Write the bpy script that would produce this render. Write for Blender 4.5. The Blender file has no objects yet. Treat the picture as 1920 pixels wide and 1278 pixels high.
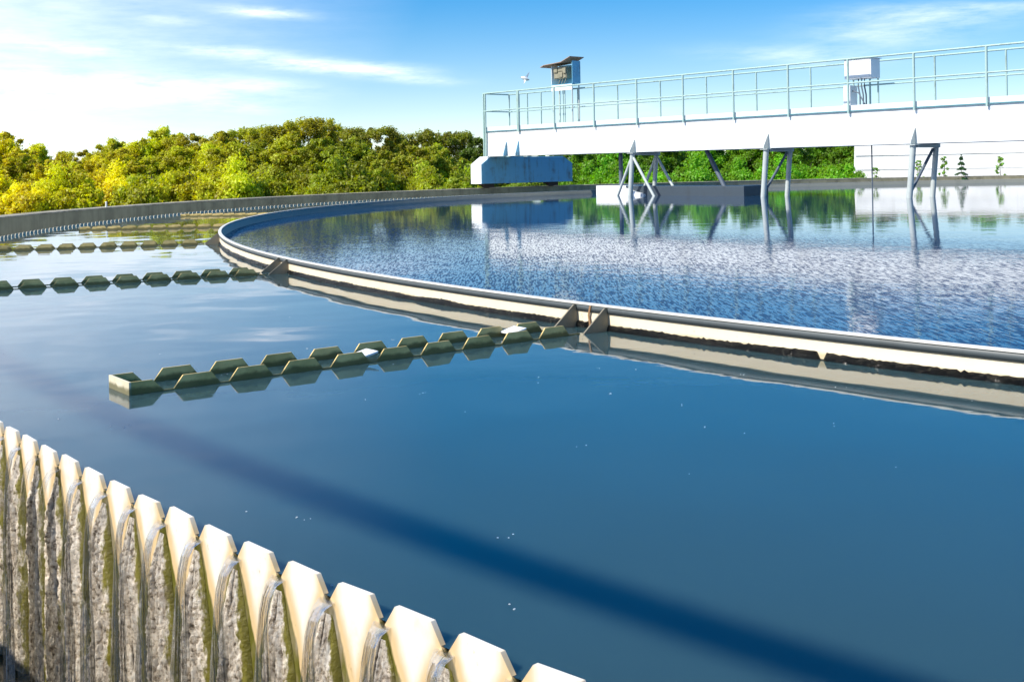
import bpy, bmesh, math, random
import numpy as np
from mathutils import Vector, Matrix, noise as mnoise
C = bpy.context
scn = C.scene
R_ = math.radians
PI = math.pi

# ------------------------------------------------------------------ camera
CF, CVH, ROLL, CAMH = 2153.0, 316.04, -0.0178, 0.75          # calibrated on the tank's circles
cam_d = bpy.data.cameras.new('camera')
cam = bpy.data.objects.new('camera', cam_d)
scn.collection.objects.link(cam)
cam.location = (0, 0, CAMH)
cam.rotation_mode = 'QUATERNION'
cam.rotation_quaternion = (Matrix.Rotation(R_(90), 3, 'X') @ Matrix.Rotation(ROLL, 3, 'Z')).to_quaternion()
cam_d.sensor_width = 36.0
cam_d.lens = 36.0 * CF / 1920.0
_yr = CVH - 639.0
cam_d.shift_x = (_yr * math.sin(ROLL)) / 1920.0
cam_d.shift_y = (_yr * math.cos(ROLL)) / 1920.0
cam_d.clip_start = 0.05
cam_d.clip_end = 3000
scn.camera = cam

# ------------------------------------------------------------------ light, sky, exposure
SUN_AZ = Vector((-0.90, -0.436, 0)).normalized()              # horizontal direction TO the sun
SUN_EL = R_(45)
sun_dir = Vector((SUN_AZ.x * math.cos(SUN_EL), SUN_AZ.y * math.cos(SUN_EL), math.sin(SUN_EL)))
sd = bpy.data.lights.new('sun', 'SUN')
sd.energy = 4.6
sd.angle = R_(0.9)
sd.color = (1.0, 0.94, 0.84)
so = bpy.data.objects.new('sun', sd)
scn.collection.objects.link(so)
so.rotation_mode = 'QUATERNION'
so.rotation_quaternion = sun_dir.to_track_quat('Z', 'Y')
so.location = (-20, -10, 30)

scn.view_settings.view_transform = 'Standard'
scn.view_settings.look = 'None'
scn.view_settings.gamma = 1.0
scn.view_settings.exposure = 0.5

world = bpy.data.worlds.new('World')
scn.world = world
world.use_nodes = True
WN, WL = world.node_tree.nodes, world.node_tree.links
WN.clear()


def pix_dir(u, v):
    U, V = u - 960.0, v - 639.0
    x = (U * math.cos(ROLL) + V * math.sin(ROLL)) / CF
    y = (-U * math.sin(ROLL) + V * math.cos(ROLL) - (CVH - 639.0)) / CF
    return Vector((x, 1.0, -y))


def wn(t, **k):
    n = WN.new(t)
    for a, b in k.items():
        setattr(n, a, b)
    return n


def wmath(op, a, b=None, clamp=False):
    n = wn('ShaderNodeMath', operation=op)
    n.use_clamp = clamp
    for i, q in enumerate((a, b)):
        if q is None:
            continue
        if isinstance(q, (int, float)):
            n.inputs[i].default_value = q
        else:
            WL.new(q, n.inputs[i])
    return n.outputs[0]


w_out = wn('ShaderNodeOutputWorld')
w_bg = wn('ShaderNodeBackground')
w_bg.inputs['Strength'].default_value = 0.15
sky = wn('ShaderNodeTexSky', sky_type='NISHITA')
sky.sun_disc = False
sky.sun_elevation = SUN_EL
sky.sun_rotation = math.atan2(SUN_AZ.x, SUN_AZ.y)
sky.altitude = 100
sky.air_density = 0.8
sky.dust_density = 0.0
sky.ozone_density = 2.2
hs = wn('ShaderNodeHueSaturation')
hs.inputs['Hue'].default_value = 0.506
hs.inputs['Saturation'].default_value = 2.1
hs.inputs['Value'].default_value = 1.36
gam = wn('ShaderNodeGamma')                                           # softens the sky's steep fall-off with height
gam.inputs['Gamma'].default_value = 0.64
WL.new(sky.outputs[0], gam.inputs['Color'])
WL.new(gam.outputs[0], hs.inputs['Color'])
tc = wn('ShaderNodeTexCoord')
sep = wn('ShaderNodeSeparateXYZ')
WL.new(tc.outputs['Generated'], sep.inputs[0])
dx, dy, dz = sep.outputs
# thin cloud: stretched noise in the sky's own directions
mp = wn('ShaderNodeMapping')
mp.inputs['Scale'].default_value = (5.0, 5.0, 30.0)
WL.new(tc.outputs['Generated'], mp.inputs['Vector'])
nz = wn('ShaderNodeTexNoise')
nz.inputs['Scale'].default_value = 3.6
nz.inputs['Detail'].default_value = 7.0
nz.inputs['Roughness'].default_value = 0.66
WL.new(mp.outputs[0], nz.inputs['Vector'])
n0 = nz.outputs['Fac']
# veil of cirrus thickening towards the sunny side of the sky (to the left)
az = wmath('ARCTAN2', dx, dy)
veil = wmath('MULTIPLY', wmath('ADD', wmath('MULTIPLY', az, -1.8), -0.10), 1.0, True)
veil = wmath('POWER', veil, 1.25)
veil = wmath('MULTIPLY', veil, wmath('ADD', wmath('MULTIPLY', n0, 0.9), 0.48), True)
low = wmath('SUBTRACT', 1.0, wmath('MULTIPLY', dz, 5.0, True))     # horizon band
low = wmath('MULTIPLY', wmath('POWER', low, 2.6), 0.22)
veil_up = wmath('SUBTRACT', 1.0, wmath('MULTIPLY', wmath('SUBTRACT', dz, 0.12), 2.6, True))
veil = wmath('MULTIPLY', veil, veil_up)
cl = wmath('MAXIMUM', veil, low)
wisps = [(495, 24, 62, 8, .75), (430, 97, 75, 9, .62), (565, 122, 72, 10, .8), (700, 131, 78, 11, .72), (790, 150, 60, 7, .4),
         (125, 90, 80, 10, .5), (250, 165, 170, 22, .6), (90, 175, 120, 20, .6), (470, 160, 90, 12, .35), (440, 200, 60, 9, .35),
         (1660, 65, 110, 22, .30), (1740, 30, 120, 16, .36), (1500, 105, 130, 16, .28), (315, 38, 40, 7, .3), (1880, 12, 130, 8, .25),
         (1170, 200, 90, 14, .18)]
for (u, v, wu, wv, amp) in wisps:
    d = pix_dir(u, v).normalized()
    a0 = math.atan2(d.x, d.y)
    ex = wmath('DIVIDE', wmath('SUBTRACT', az, a0), wu / CF)
    # a little shear, so the wisps trail along the wind
    ez = wmath('DIVIDE', wmath('ADD', wmath('SUBTRACT', dz, d.z), wmath('MULTIPLY', wmath('SUBTRACT', az, a0), 0.06)), wv / CF)
    g = wmath('ADD', wmath('MULTIPLY', ex, ex), wmath('MULTIPLY', ez, ez))
    g = wmath('EXPONENT', wmath('MULTIPLY', g, -0.8))
    g = wmath('MULTIPLY', g, wmath('MULTIPLY', wmath('SUBTRACT', n0, 0.26), 3.1 * amp), True)
    cl = wmath('ADD', cl, wmath('MULTIPLY', g, wmath('SUBTRACT', 1.0, cl, True)))
mixw = wn('ShaderNodeMix', data_type='RGBA')
WL.new(cl, mixw.inputs['Factor'])
WL.new(hs.outputs[0], mixw.inputs[6])
mixw.inputs[7].default_value = (7.2, 7.5, 8.2, 1)
WL.new(mixw.outputs[2], w_bg.inputs['Color'])
WL.new(w_bg.outputs[0], w_out.inputs[0])

# ------------------------------------------------------------------ helpers
COL = scn.collection


def link(o, parent=None):
    COL.objects.link(o)
    if parent is not None:
        o.parent = parent
    return o


def tag(o, label=None, cat=None, group=None, kind=None):
    if label: o['label'] = label
    if cat: o['category'] = cat
    if group: o['group'] = group
    if kind: o['kind'] = kind
    return o


def empty(name, loc, label=None, cat=None, group=None):
    o = bpy.data.objects.new(name, None)
    o.empty_display_size = 0.2
    o.location = loc
    link(o)
    return tag(o, label, cat, group)


class MB:
    """collects shapes in world coordinates and links them as one mesh object"""
    def __init__(s):
        s.v, s.f, s.sm = [], [], []

    def add(s, vs, fs, smooth=False):
        b = len(s.v)
        s.v += [tuple(p) for p in vs]
        s.f += [tuple(b + i for i in q) for q in fs]
        s.sm += [smooth] * len(fs)

    def hexa(s, p):          # 8 points: bottom 4, top 4
        s.add(p, [(3, 2, 1, 0), (4, 5, 6, 7), (0, 1, 5, 4), (1, 2, 6, 5), (2, 3, 7, 6), (3, 0, 4, 7)])

    def prism(s, poly, off):  # polygon of 3D points extruded by vector off
        n = len(poly)
        a = [Vector(p) for p in poly]
        b = [p + Vector(off) for p in a]
        s.add(a + b, [tuple(range(n - 1, -1, -1)), tuple(range(n, 2 * n))] + [(i, (i + 1) % n, n + (i + 1) % n, n + i) for i in range(n)])

    def tube(s, a, b, r, r2=None, n=10, caps=True):
        a, b = Vector(a), Vector(b)
        r2 = r if r2 is None else r2
        d = (b - a).normalized()
        x = d.orthogonal().normalized()
        y = d.cross(x)
        vs = []
        for c, q in ((a, r), (b, r2)):
            for i in range(n):
                t = 2 * PI * i / n
                vs.append(c + x * (q * math.cos(t)) + y * (q * math.sin(t)))
        s.add(vs, [(i, (i + 1) % n, n + (i + 1) % n, n + i) for i in range(n)], True)
        if caps:
            s.add(vs, [tuple(range(n - 1, -1, -1)), tuple(range(n, 2 * n))])

    def path(s, pts, r, n=8):
        pts = [Vector(p) for p in pts]
        rings = []
        for i, p in enumerate(pts):
            d = (pts[min(i + 1, len(pts) - 1)] - pts[max(i - 1, 0)]).normalized()
            x = d.cross(Vector((0, 0, 1)))
            x = x.normalized() if x.length > 1e-4 else Vector((1, 0, 0))
            y = d.cross(x)
            rr = r[i] if isinstance(r, (list, tuple)) else r
            rings.append([p + x * (rr * math.cos(2 * PI * k / n)) + y * (rr * math.sin(2 * PI * k / n)) for k in range(n)])
        vs = [q for g in rings for q in g]
        fs = [(i * n + k, i * n + (k + 1) % n, (i + 1) * n + (k + 1) % n, (i + 1) * n + k) for i in range(len(pts) - 1) for k in range(n)]
        s.add(vs, fs, True)
        m = len(pts) - 1
        s.add(rings[0] + rings[-1], [tuple(range(n)), tuple(range(2 * n - 1, n - 1, -1))])

    def build(s, name, mat, parent=None, bevel=0):
        me = bpy.data.meshes.new(name)
        org = Vector(parent.matrix_world.translation) if False else Vector((0, 0, 0))
        if parent is not None:
            p = parent
            while p is not None:
                org += Vector(p.location)
                p = p.parent
        me.from_pydata([(x - org.x, y - org.y, z - org.z) for x, y, z in s.v], [], s.f)
        bm = bmesh.new()
        bm.from_mesh(me)
        bmesh.ops.recalc_face_normals(bm, faces=bm.faces)
        bm.to_mesh(me)
        bm.free()
        me.polygons.foreach_set('use_smooth', s.sm)
        me.update()
        if mat: me.materials.append(mat)
        o = bpy.data.objects.new(name, me)
        link(o, parent)
        if bevel:
            m = o.modifiers.new('bevel', 'BEVEL')
            m.width = bevel
            m.segments = 2
            m.limit_method = 'ANGLE'
        return o


def nmat(name):
    m = bpy.data.materials.new(name)
    m.use_nodes = True
    nt = m.node_tree
    b = nt.nodes['Principled BSDF']
    return m, nt, b


class NT:
    """tiny node helper for one material"""
    def __init__(s, nt):
        s.nt, s.N, s.L = nt, nt.nodes, nt.links

    def node(s, t, ins=None, **k):
        n = s.N.new(t)
        for a, b in k.items(): setattr(n, a, b)
        for a, b in (ins or {}).items():
            if hasattr(b, 'is_output') or isinstance(b, bpy.types.NodeSocket):
                s.L.new(b, n.inputs[a])
            else:
                n.inputs[a].default_value = b
        return n

    def math(s, op, a, b=0.0, c=False):
        n = s.node('ShaderNodeMath', {0: a, 1: b}, operation=op)
        n.use_clamp = c
        return n.outputs[0]

    def noise(s, vec, scale, detail=4, rough=.55, dist=0, stretch=None):
        if stretch is not None:
            vec = s.node('ShaderNodeMapping', {'Vector': vec, 'Scale': stretch}).outputs[0]
        return s.node('ShaderNodeTexNoise', {'Vector': vec, 'Scale': scale, 'Detail': detail, 'Roughness': rough, 'Distortion': dist}).outputs['Fac']

    def ramp(s, fac, stops):
        n = s.node('ShaderNodeValToRGB', {'Fac': fac})
        e = n.color_ramp.elements
        while len(e) < len(stops): e.new(0.5)
        for q, (p, c) in zip(e, stops):
            q.position = p
            q.color = (*c, 1) if len(c) == 3 else c
        return n.outputs[0]

    def sstep(s, x, a, b):
        return s.node('ShaderNodeMapRange', {'Value': x, 'From Min': a, 'From Max': b, 'To Min': 0.0, 'To Max': 1.0}, interpolation_type='SMOOTHSTEP').outputs[0]

    def mix(s, f, a, b):
        n = s.node('ShaderNodeMix', data_type='RGBA')
        for i, q in ((0, f), (6, a), (7, b)):
            if isinstance(q, bpy.types.NodeSocket): s.L.new(q, n.inputs[i])
            else: n.inputs[i].default_value = q if isinstance(q, (int, float)) else ((*q, 1) if len(q) == 3 else q)
        return n.outputs[2]

    def bump(s, h, strength, dist=0.01, normal=None):
        ins = {'Height': h, 'Strength': strength, 'Distance': dist}
        if normal is not None: ins['Normal'] = normal
        return s.node('ShaderNodeBump', ins).outputs[0]


def mat_painted(name, col, dirt=(0.25, 0.2, 0.14), amt=0.25, rough=0.45, scale=6.0, metallic=0.0, streak=True):
    m, nt, b = nmat(name)
    g = NT(nt)
    p = g.node('ShaderNodeTexCoord').outputs['Object']
    n1 = g.noise(p, scale, 6, .6)
    n2 = g.noise(p, scale * .8, 5, .6, 0, (3, 3, .35)) if streak else g.noise(p, scale * 3, 5, .6)
    f = g.math('MULTIPLY', g.sstep(g.math('ADD', g.math('MULTIPLY', n1, .5), g.math('MULTIPLY', n2, .5)), .48, .72), amt)
    c = g.mix(f, col, dirt)
    c = g.mix(g.math('MULTIPLY', g.noise(p, scale * .4, 2), .18), c, tuple(q * .8 for q in col))
    nt.links.new(c, b.inputs['Base Color'])
    b.inputs['Roughness'].default_value = rough
    b.inputs['Metallic'].default_value = metallic
    nt.links.new(g.bump(n1, .12, .004), b.inputs['Normal'])
    return m


def mat_concrete(name, col, dark, scale=3.0, moss=None):
    m, nt, b = nmat(name)
    g = NT(nt)
    p = g.node('ShaderNodeTexCoord').outputs['Object']
    n1 = g.noise(p, scale, 8, .65)
    n2 = g.noise(p, scale * 1.3, 6, .6, 0, (2.5, 2.5, .3))
    f = g.sstep(g.math('ADD', g.math('MULTIPLY', n1, .6), g.math('MULTIPLY', n2, .4)), .38, .66)
    c = g.mix(f, col, dark)
    if moss:
        f2 = g.sstep(g.noise(p, scale * .7, 7, .7), .5, .72)
        c = g.mix(g.math('MULTIPLY', f2, .7), c, moss)
    nt.links.new(c, b.inputs['Base Color'])
    b.inputs['Roughness'].default_value = .85
    n3 = g.noise(p, scale * 14, 6, .7)
    nt.links.new(g.bump(n3, .35, .006), b.inputs['Normal'])
    return m


# materials
M_white = mat_painted('white_paint', (.84, .87, .87), (.42, .40, .35), .55, .4, 1.1)
M_deck = mat_painted('deck_edge_paint', (.80, .83, .84), (.5, .5, .48), .3, .45, 3)
M_edge_shade = mat_painted('edge_shade_teal', (.10, .26, .31), (.06, .09, .1), .5, .5, 4)
M_rail = mat_painted('pale_mint_rail_paint', (.40, .56, .52), (.22, .24, .20), .6, .4, 7)
M_railfar = mat_painted('pale_mint_rail_paint_worn', (.36, .52, .49), (.14, .16, .14), .65, .4, 6)
M_legs = mat_painted('grey_steel_paint', (.50, .55, .53), (.25, .25, .25), .5, .4, 5)
M_legdark = mat_painted('dark_steel_paint', (.10, .13, .17), (.05, .05, .05), .5, .5, 5)
M_box = mat_painted('box_shade_tone', (.045, .065, .085), (.03, .03, .03), .5, .5, 3)
M_blue = mat_painted('rust_spotted_blue_paint', (.19, .49, .67), (.13, .11, .10), .95, .5, 3.6)
M_rubber = mat_painted('rusty_wheel_steel', (.055, .035, .025), (.10, .05, .02), .6, .7, 9)
M_boxw = mat_painted('white_cabinet_paint', (.85, .86, .87), (.5, .5, .48), .2, .35, 4)
M_rustroof = mat_painted('rusty_sheet_roof', (.42, .27, .19), (.2, .12, .08), .7, .7, 6)
M_gear = mat_painted('dusty_gear', (.30, .28, .20), (.05, .05, .04), 1.0, .8, 20, streak=False)
M_wall = mat_concrete('weathered_concrete', (.40, .36, .23), (.22, .20, .13), 1.6)
M_cope = mat_concrete('coping_concrete', (.42, .38, .29), (.2, .18, .12), 4.0, (.07, .06, .03))
M_peg = mat_painted('white_peg', (.8, .8, .78), (.5, .5, .5), .2)

# ------------------------------------------------------------------ the tank: centre and radii
CX, CY = 16.0605, 17.5592
CEN = Vector((CX, CY, 0))
R_RING, R_WEIR, R_WIN, R_WOUT = 19.88, 22.575, 23.36, 23.68
Z_RING, Z_WALL = 0.115, 0.19


def pol(R, deg, z=0.0):
    a = R_(deg)
    return Vector((CX + R * math.cos(a), CY + R * math.sin(a), z))


def ring_strip(mb, profile, n=720, a0=0.0, a1=360.0, closed=True, smooth=True, rfun=None):
    """revolve a closed (r,z) profile about the tank centre"""
    k = len(profile)
    full = abs(a1 - a0) >= 359.99
    m = n if full else n + 1
    vs = []
    for i in range(m):
        a = a0 + (a1 - a0) * i / n
        for (r, z) in profile:
            vs.append(pol(r, a, z))
    fs = []
    for i in range(n):
        j = (i + 1) % m
        for q in range(k if closed else k - 1):
            w = (q + 1) % k
            fs.append((i * k + q, j * k + q, j * k + w, i * k + w))
    mb.add(vs, fs, smooth)
    if not full and closed:
        mb.add(vs[:k] + vs[-k:], [tuple(range(k)), tuple(range(2 * k - 1, k - 1, -1))])


def flat_ring(name, r0, r1, z, mat, n=512):
    mb = MB()
    vs, fs = [], []
    if r0 <= 0:
        vs = [pol(0, 0, z)] + [pol(r1, 360 * i / n, z) for i in range(n)]
        fs = [(0, 1 + i, 1 + (i + 1) % n) for i in range(n)]
    else:
        vs = [pol(r0, 360 * i / n, z) for i in range(n)] + [pol(r1, 360 * i / n, z) for i in range(n)]
        fs = [(i, n + i, n + (i + 1) % n, (i + 1) % n) for i in range(n)]
    mb.add(vs, fs)
    o = mb.build(name, mat)
    for p in o.data.polygons:
        if p.normal.z < 0:
            o.data.flip_normals()
            break
    return o


# ------------------------------------------------------------------ water
def mat_water(name, body, kind):
    m, nt, b = nmat(name)
    g = NT(nt)
    p = g.node('ShaderNodeTexCoord').outputs['Object']
    b.inputs['Base Color'].default_value = (*body, 1)
    b.inputs['Roughness'].default_value = 0.025
    b.inputs['IOR'].default_value = 1.40
    if kind == 'still':
        b.inputs['Subsurface Weight'].default_value = 1.0
        b.inputs['Subsurface Radius'].default_value = (1.0, 1.0, 1.0)
        b.inputs['Subsurface Scale'].default_value = 0.22
        n1 = g.noise(p, 1.1, 2, .5)
        n2 = g.noise(p, 9.0, 3, .5, .4)
        wind = g.sstep(g.noise(p, .35, 3, .5), .45, .7)
        h = g.math('ADD', g.math('MULTIPLY', n1, .035), g.math('MULTIPLY', g.math('MULTIPLY', n2, .004), g.math('ADD', wind, .12)))
        nt.links.new(g.bump(h, 1.0, .16), b.inputs['Normal'])
        c = g.mix(g.noise(p, .5, 4, .55), tuple(q * .85 for q in body), tuple(q * 1.15 for q in body))
        nt.links.new(c, b.inputs['Base Color'])
    else:
        # ripple field: lively on the open half, calm in the lee of the bridge
        dot = g.node('ShaderNodeVectorMath', {0: p, 1: (0.755, 0.656, 0)}, operation='DOT_PRODUCT').outputs['Value']
        d0 = 0.755 * 3.3 + 0.656 * 29.16
        nn = g.math('SUBTRACT', dot, d0)
        wob = g.math('MULTIPLY', g.math('SUBTRACT', g.noise(p, .22, 3, .5), .5), 3.0)
        calm = g.math('SUBTRACT', 1.0, g.sstep(g.math('ADD', nn, wob), -14.5, -10.0))
        n1 = g.noise(p, 30.0, 2, .5, .5, (1.0, .38, 1.0))
        n2 = g.noise(p, 1.3, 3, .5)
        n3 = g.noise(p, 7.0, 3, .5)
        h = g.math('ADD', g.math('MULTIPLY', g.math('MULTIPLY', n1, .0016), g.math('ADD', g.math('MULTIPLY', calm, .97), .004)),
                   g.math('ADD', g.math('MULTIPLY', n2, .004), g.math('MULTIPLY', n3, .0012)))
        nt.links.new(g.bump(h, 1.0, .5), b.inputs['Normal'])
        # dark matte film painting in the reflection that ripples break up
        speckle = g.noise(p, 78.0, 2, .6, .3, (1.0, .11, 1.0))
        df = g.node('ShaderNodeBsdfDiffuse', {'Color': (.008, .034, .100, 1)}).outputs[0]
        near = g.math('ADD', .42, g.math('MULTIPLY', g.noise(p, .5, 3, .5), .6))
        wgt = g.math('MULTIPLY', g.math('MULTIPLY', g.sstep(speckle, .47, .55), near), g.math('POWER', calm, .6), True)
        mx = g.node('ShaderNodeMixShader', {0: wgt, 1: b.outputs[0], 2: df}).outputs[0]
        nt.links.new(mx, nt.nodes['Material Output'].inputs['Surface'])
    return m


M_water = mat_water('turbid_water', (.030, .070, .082), 'still')
M_inner = mat_water('rippled_water', (.012, .055, .13), 'ripple')
M_chan = mat_water('channel_water', (.02, .022, .012), 'still')
tag(flat_ring('tank_water', R_RING - .03, R_WEIR + .004, 0.0, M_water, 888), kind='structure')
tag(flat_ring('inner_water', 0, R_RING - .016, 0.004, M_inner, 720), kind='structure')
tag(flat_ring('channel_water', R_WEIR + .008, R_WIN + .01, -.62, M_chan, 720), kind='structure')

# ground
mg, ntg, bg_ = nmat('grass_ground')
g_ = NT(ntg)
pg_ = g_.node('ShaderNodeTexCoord').outputs['Object']
ntg.links.new(g_.mix(g_.noise(pg_, .6, 8, .65), (.05, .08, .02), (.10, .11, .04)), bg_.inputs['Base Color'])
bg_.inputs['Roughness'].default_value = 1.0
mb = MB()
mb.add([(CX - 900, CY - 900, -.9), (CX + 900, CY - 900, -.9), (CX + 900, CY + 900, -.9), (CX - 900, CY + 900, -.9)], [(0, 1, 2, 3)])
tag(mb.build('ground', mg), kind='structure')

# ------------------------------------------------------------------ outer wall
w = empty('tank_wall', tuple(CEN), 'round weathered concrete outer wall enclosing the whole settling tank', 'tank wall')
mb = MB()
ring_strip(mb, [(R_WIN, -1.0), (R_WOUT, -1.0), (R_WOUT, .165), (R_WIN, .165)], 720, smooth=False)
mb.build('wall', M_wall, w)
mb = MB()
ring_strip(mb, [(R_WIN - .004, .165), (R_WOUT + .02, .165), (R_WOUT + .02, Z_WALL - .004), (R_WOUT + .008, Z_WALL), (R_WIN + .008, Z_WALL), (R_WIN - .004, Z_WALL - .006)], 720, smooth=False)
mb.build('coping', M_cope, w)

# unseen pipe on posts, added to throw the soft shade band on near water
PH = 3.0
poff = SUN_AZ * (PH / math.tan(SUN_EL))
sp = empty('added_shade_pipe', (pol(22.24, -132) + poff + Vector((0, 0, -.9)))[:], 'pale pipe on tall posts, added unseen behind the viewer to shade the near water', 'pipe')
mb = MB()
mb.path([pol(22.24, q) + poff + Vector((0, 0, PH)) for q in np.arange(-172, -91.9, 1.0)], .050, 14)
mb.build('pipe', M_rail, sp)  # added pipe, there only to cast the shade band
for q in (-172, -158, -147, -125, -114, -103, -92):
    mb = MB()
    p = pol(22.24, q) + poff
    mb.tube(p + Vector((0, 0, -.9)), p + Vector((0, 0, PH - .03)), .045, n=12)
    mb.tube(p + Vector((0, 0, -.9)), p + Vector((0, 0, -.88)), .14, n=12)
    mb.build('post', M_rail, sp)  # post of the added shade pipe

# ------------------------------------------------------------------ baffle ring
def mat_ring():
    m, nt, b = nmat('cream_ring_paint')
    g = NT(nt)
    p = g.node('ShaderNodeTexCoord').outputs['Object']
    z = g.node('ShaderNodeSeparateXYZ', {0: p}).outputs[2]
    n1 = g.noise(p, 5.0, 7, .65)
    n2 = g.noise(p, 14.0, 5, .6, 0, (1, 1, .15))
    c = g.mix(g.math('MULTIPLY', g.sstep(n1, .45, .75), .3), (.64, .55, .39), (.52, .43, .27))
    # rust drips with a shape of their own, creeping scum stain above the waterline
    drip = g.math('MULTIPLY', g.sstep(n2, .66, .78), .55)
    c = g.mix(drip, c, (.30, .17, .07))
    st = g.math('SUBTRACT', 1.0, g.sstep(g.math('SUBTRACT', z, g.math('MULTIPLY', g.noise(p, 9.0, 6, .7), .026)), .006, .022))
    c = g.mix(g.math('MULTIPLY', st, .75), c, (.35, .27, .12))
    spk = g.sstep(g.noise(p, 60.0, 2, .5), .73, .78)
    c = g.mix(g.math('MULTIPLY', spk, .7), c, (.12, .10, .08))
    nt.links.new(c, b.inputs['Base Color'])
    b.inputs['Roughness'].default_value = .5
    nt.links.new(g.bump(g.noise(p, 30, 4), .1, .004), b.inputs['Normal'])
    return m


M_ring = mat_ring()
M_lip = mat_painted('grey_lip_paint', (.74, .72, .66), (.36, .34, .28), .5, .5, 8)
M_ring_shade = mat_painted('inner_face_shade', (.21, .22, .19), (.12, .13, .10), .5, .55, 3)
M_strap = mat_painted('rusty_strap', (.30, .17, .08), (.10, .06, .03), .8, .7, 20)
M_lip_shade = mat_painted('lip_shade_grey', (.085, .10, .105), (.05, .055, .05), .5, .5, 8)
M_gus = mat_painted('weathered_gusset_paint', (.24, .21, .15), (.10, .08, .05), .8, .6, 9)


def mat_scum():
    m, nt, b = nmat('dark_scum')
    g = NT(nt)
    p = g.node('ShaderNodeTexCoord').outputs['Object']
    n = g.noise(p, 45, 7, .75)
    c = g.ramp(n, [(0, (.006, .006, .005)), (.60, (.009, .0085, .007)), (.66, (.05, .045, .02)), (.74, (.40, .39, .36))])
    nt.links.new(c, b.inputs['Base Color'])
    b.inputs['Roughness'].default_value = .15
    nt.links.new(g.bump(n, 1.0, .03), b.inputs['Normal'])
    return m


M_scum = mat_scum()
ring = empty('baffle_ring', tuple(CEN), 'round cream steel baffle ring with a scum-stained waterline around the rippled inner water', 'baffle ring')
mb = MB()
ring_strip(mb, [(R_RING - .012, -.5), (R_RING, -.5), (R_RING, Z_RING - .0072), (R_RING - .012, Z_RING - .0072)], 900)
mb.build('skirt', M_ring, ring)
mb = MB()
ring_strip(mb, [(R_RING - .028, -.4), (R_RING - .0125, -.4), (R_RING - .0125, Z_RING - .013), (R_RING - .028, Z_RING - .013)], 900)
mb.build('inner_shade_skin', M_ring_shade, ring)  # separate skin, coloured dark to carry the shade of the ring's inner face
mb = MB()
ring_strip(mb, [(R_RING - .022, Z_RING - .007), (R_RING + .011, Z_RING - .007), (R_RING + .011, Z_RING - .002), (R_RING + .009, Z_RING), (R_RING - .022, Z_RING)], 900, smooth=False)
mb.build('rim_lip', M_lip, ring)
mb = MB()                                                            # dark band shaped like a turned-down edge, standing in for the lip's shadow
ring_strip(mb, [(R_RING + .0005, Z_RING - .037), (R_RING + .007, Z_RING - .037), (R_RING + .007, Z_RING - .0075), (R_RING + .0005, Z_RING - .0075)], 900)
mb.build('lip_shade_band', M_lip_shade, ring)
# crust of scum along the waterline
mb = MB()
nS = 9000
vs, fs = [], []
rows = 6
for i in range(nS + 1):
    a = -180 + 360.0 * i / nS
    big = mnoise.noise(Vector((a * 1.1, 3.1, 0)))
    top = .027 + .010 * big + .007 * mnoise.noise(Vector((a * 22, 0, 5))) + .004 * mnoise.noise(Vector((a * 80, 0, 8)))
    if abs(a + 138.45) < .035: top = .004                            # the gap at the plate joint
    top = max(top, .003)
    for k in range(rows):
        t = k / (rows - 1)
        z = -.012 + (top + .012) * t
        rr = R_RING + .0008 + (.012 * math.sin(PI * min(1, t * .9 + .1)) + .010 * mnoise.noise(Vector((a * 60, t * 4, 9)))) * (1 if top > .005 else .1)
        vs.append(pol(max(rr, R_RING + .0006), a, z))
for i in range(nS):
    for k in range(rows - 1):
        fs.append((i * rows + k, (i + 1) * rows + k, (i + 1) * rows + k + 1, i * rows + k + 1))
mb.add(vs, fs, True)
mb.build('scum_crust', M_scum, ring)

FINGERS = [-142.1, -153.3, -164.9, -175.9, -187.6]
ALLF = FINGERS + [-130.9, -119.7, -108.5]
HALF = .095                                                          # half width of a trough
for a in ALLF:
    ca, sa = math.cos(R_(a)), math.sin(R_(a))
    rd, tg = Vector((ca, sa, 0)), Vector((-sa, ca, 0))
    for s in (-1, 1):
        mb = MB()
        o0 = CEN + tg * (s * (HALF + .012))
        poly = [o0 + rd * (R_RING + .001) + Vector((0, 0, -.1)), o0 + rd * (R_RING + .15) + Vector((0, 0, -.1)), o0 + rd * (R_RING + .15) + Vector((0, 0, .004)),
                o0 + rd * (R_RING + .022) + Vector((0, 0, Z_RING - .010)), o0 + rd * (R_RING + .008) + Vector((0, 0, Z_RING - .010)), o0 + rd * (R_RING + .008) + Vector((0, 0, Z_RING - .038)), o0 + rd * (R_RING + .001) + Vector((0, 0, Z_RING - .038))]
        mb.prism(poly, tg * .008)
        mb.build('gusset', M_gus, ring)
    if a == FINGERS[0]:                                              # rusty strap hanging between the first pair of gussets
        mb = MB()
        o0 = CEN + rd * (R_RING + .0075) - tg * .02
        mb.prism([o0 + Vector((0, 0, -.05)), o0 + tg * .012 + Vector((0, 0, .02)), o0 + tg * .004 + Vector((0, 0, .06)), o0 + tg * .016 + Vector((0, 0, Z_RING - .008)), o0 + tg * .028 + Vector((0, 0, Z_RING - .008)), o0 + tg * .014 + Vector((0, 0, .06)), o0 + tg * .024 + Vector((0, 0, .02)), o0 + tg * .014 + Vector((0, 0, -.05))], rd * .004)
        mb.build('strap', M_strap, ring)


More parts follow.
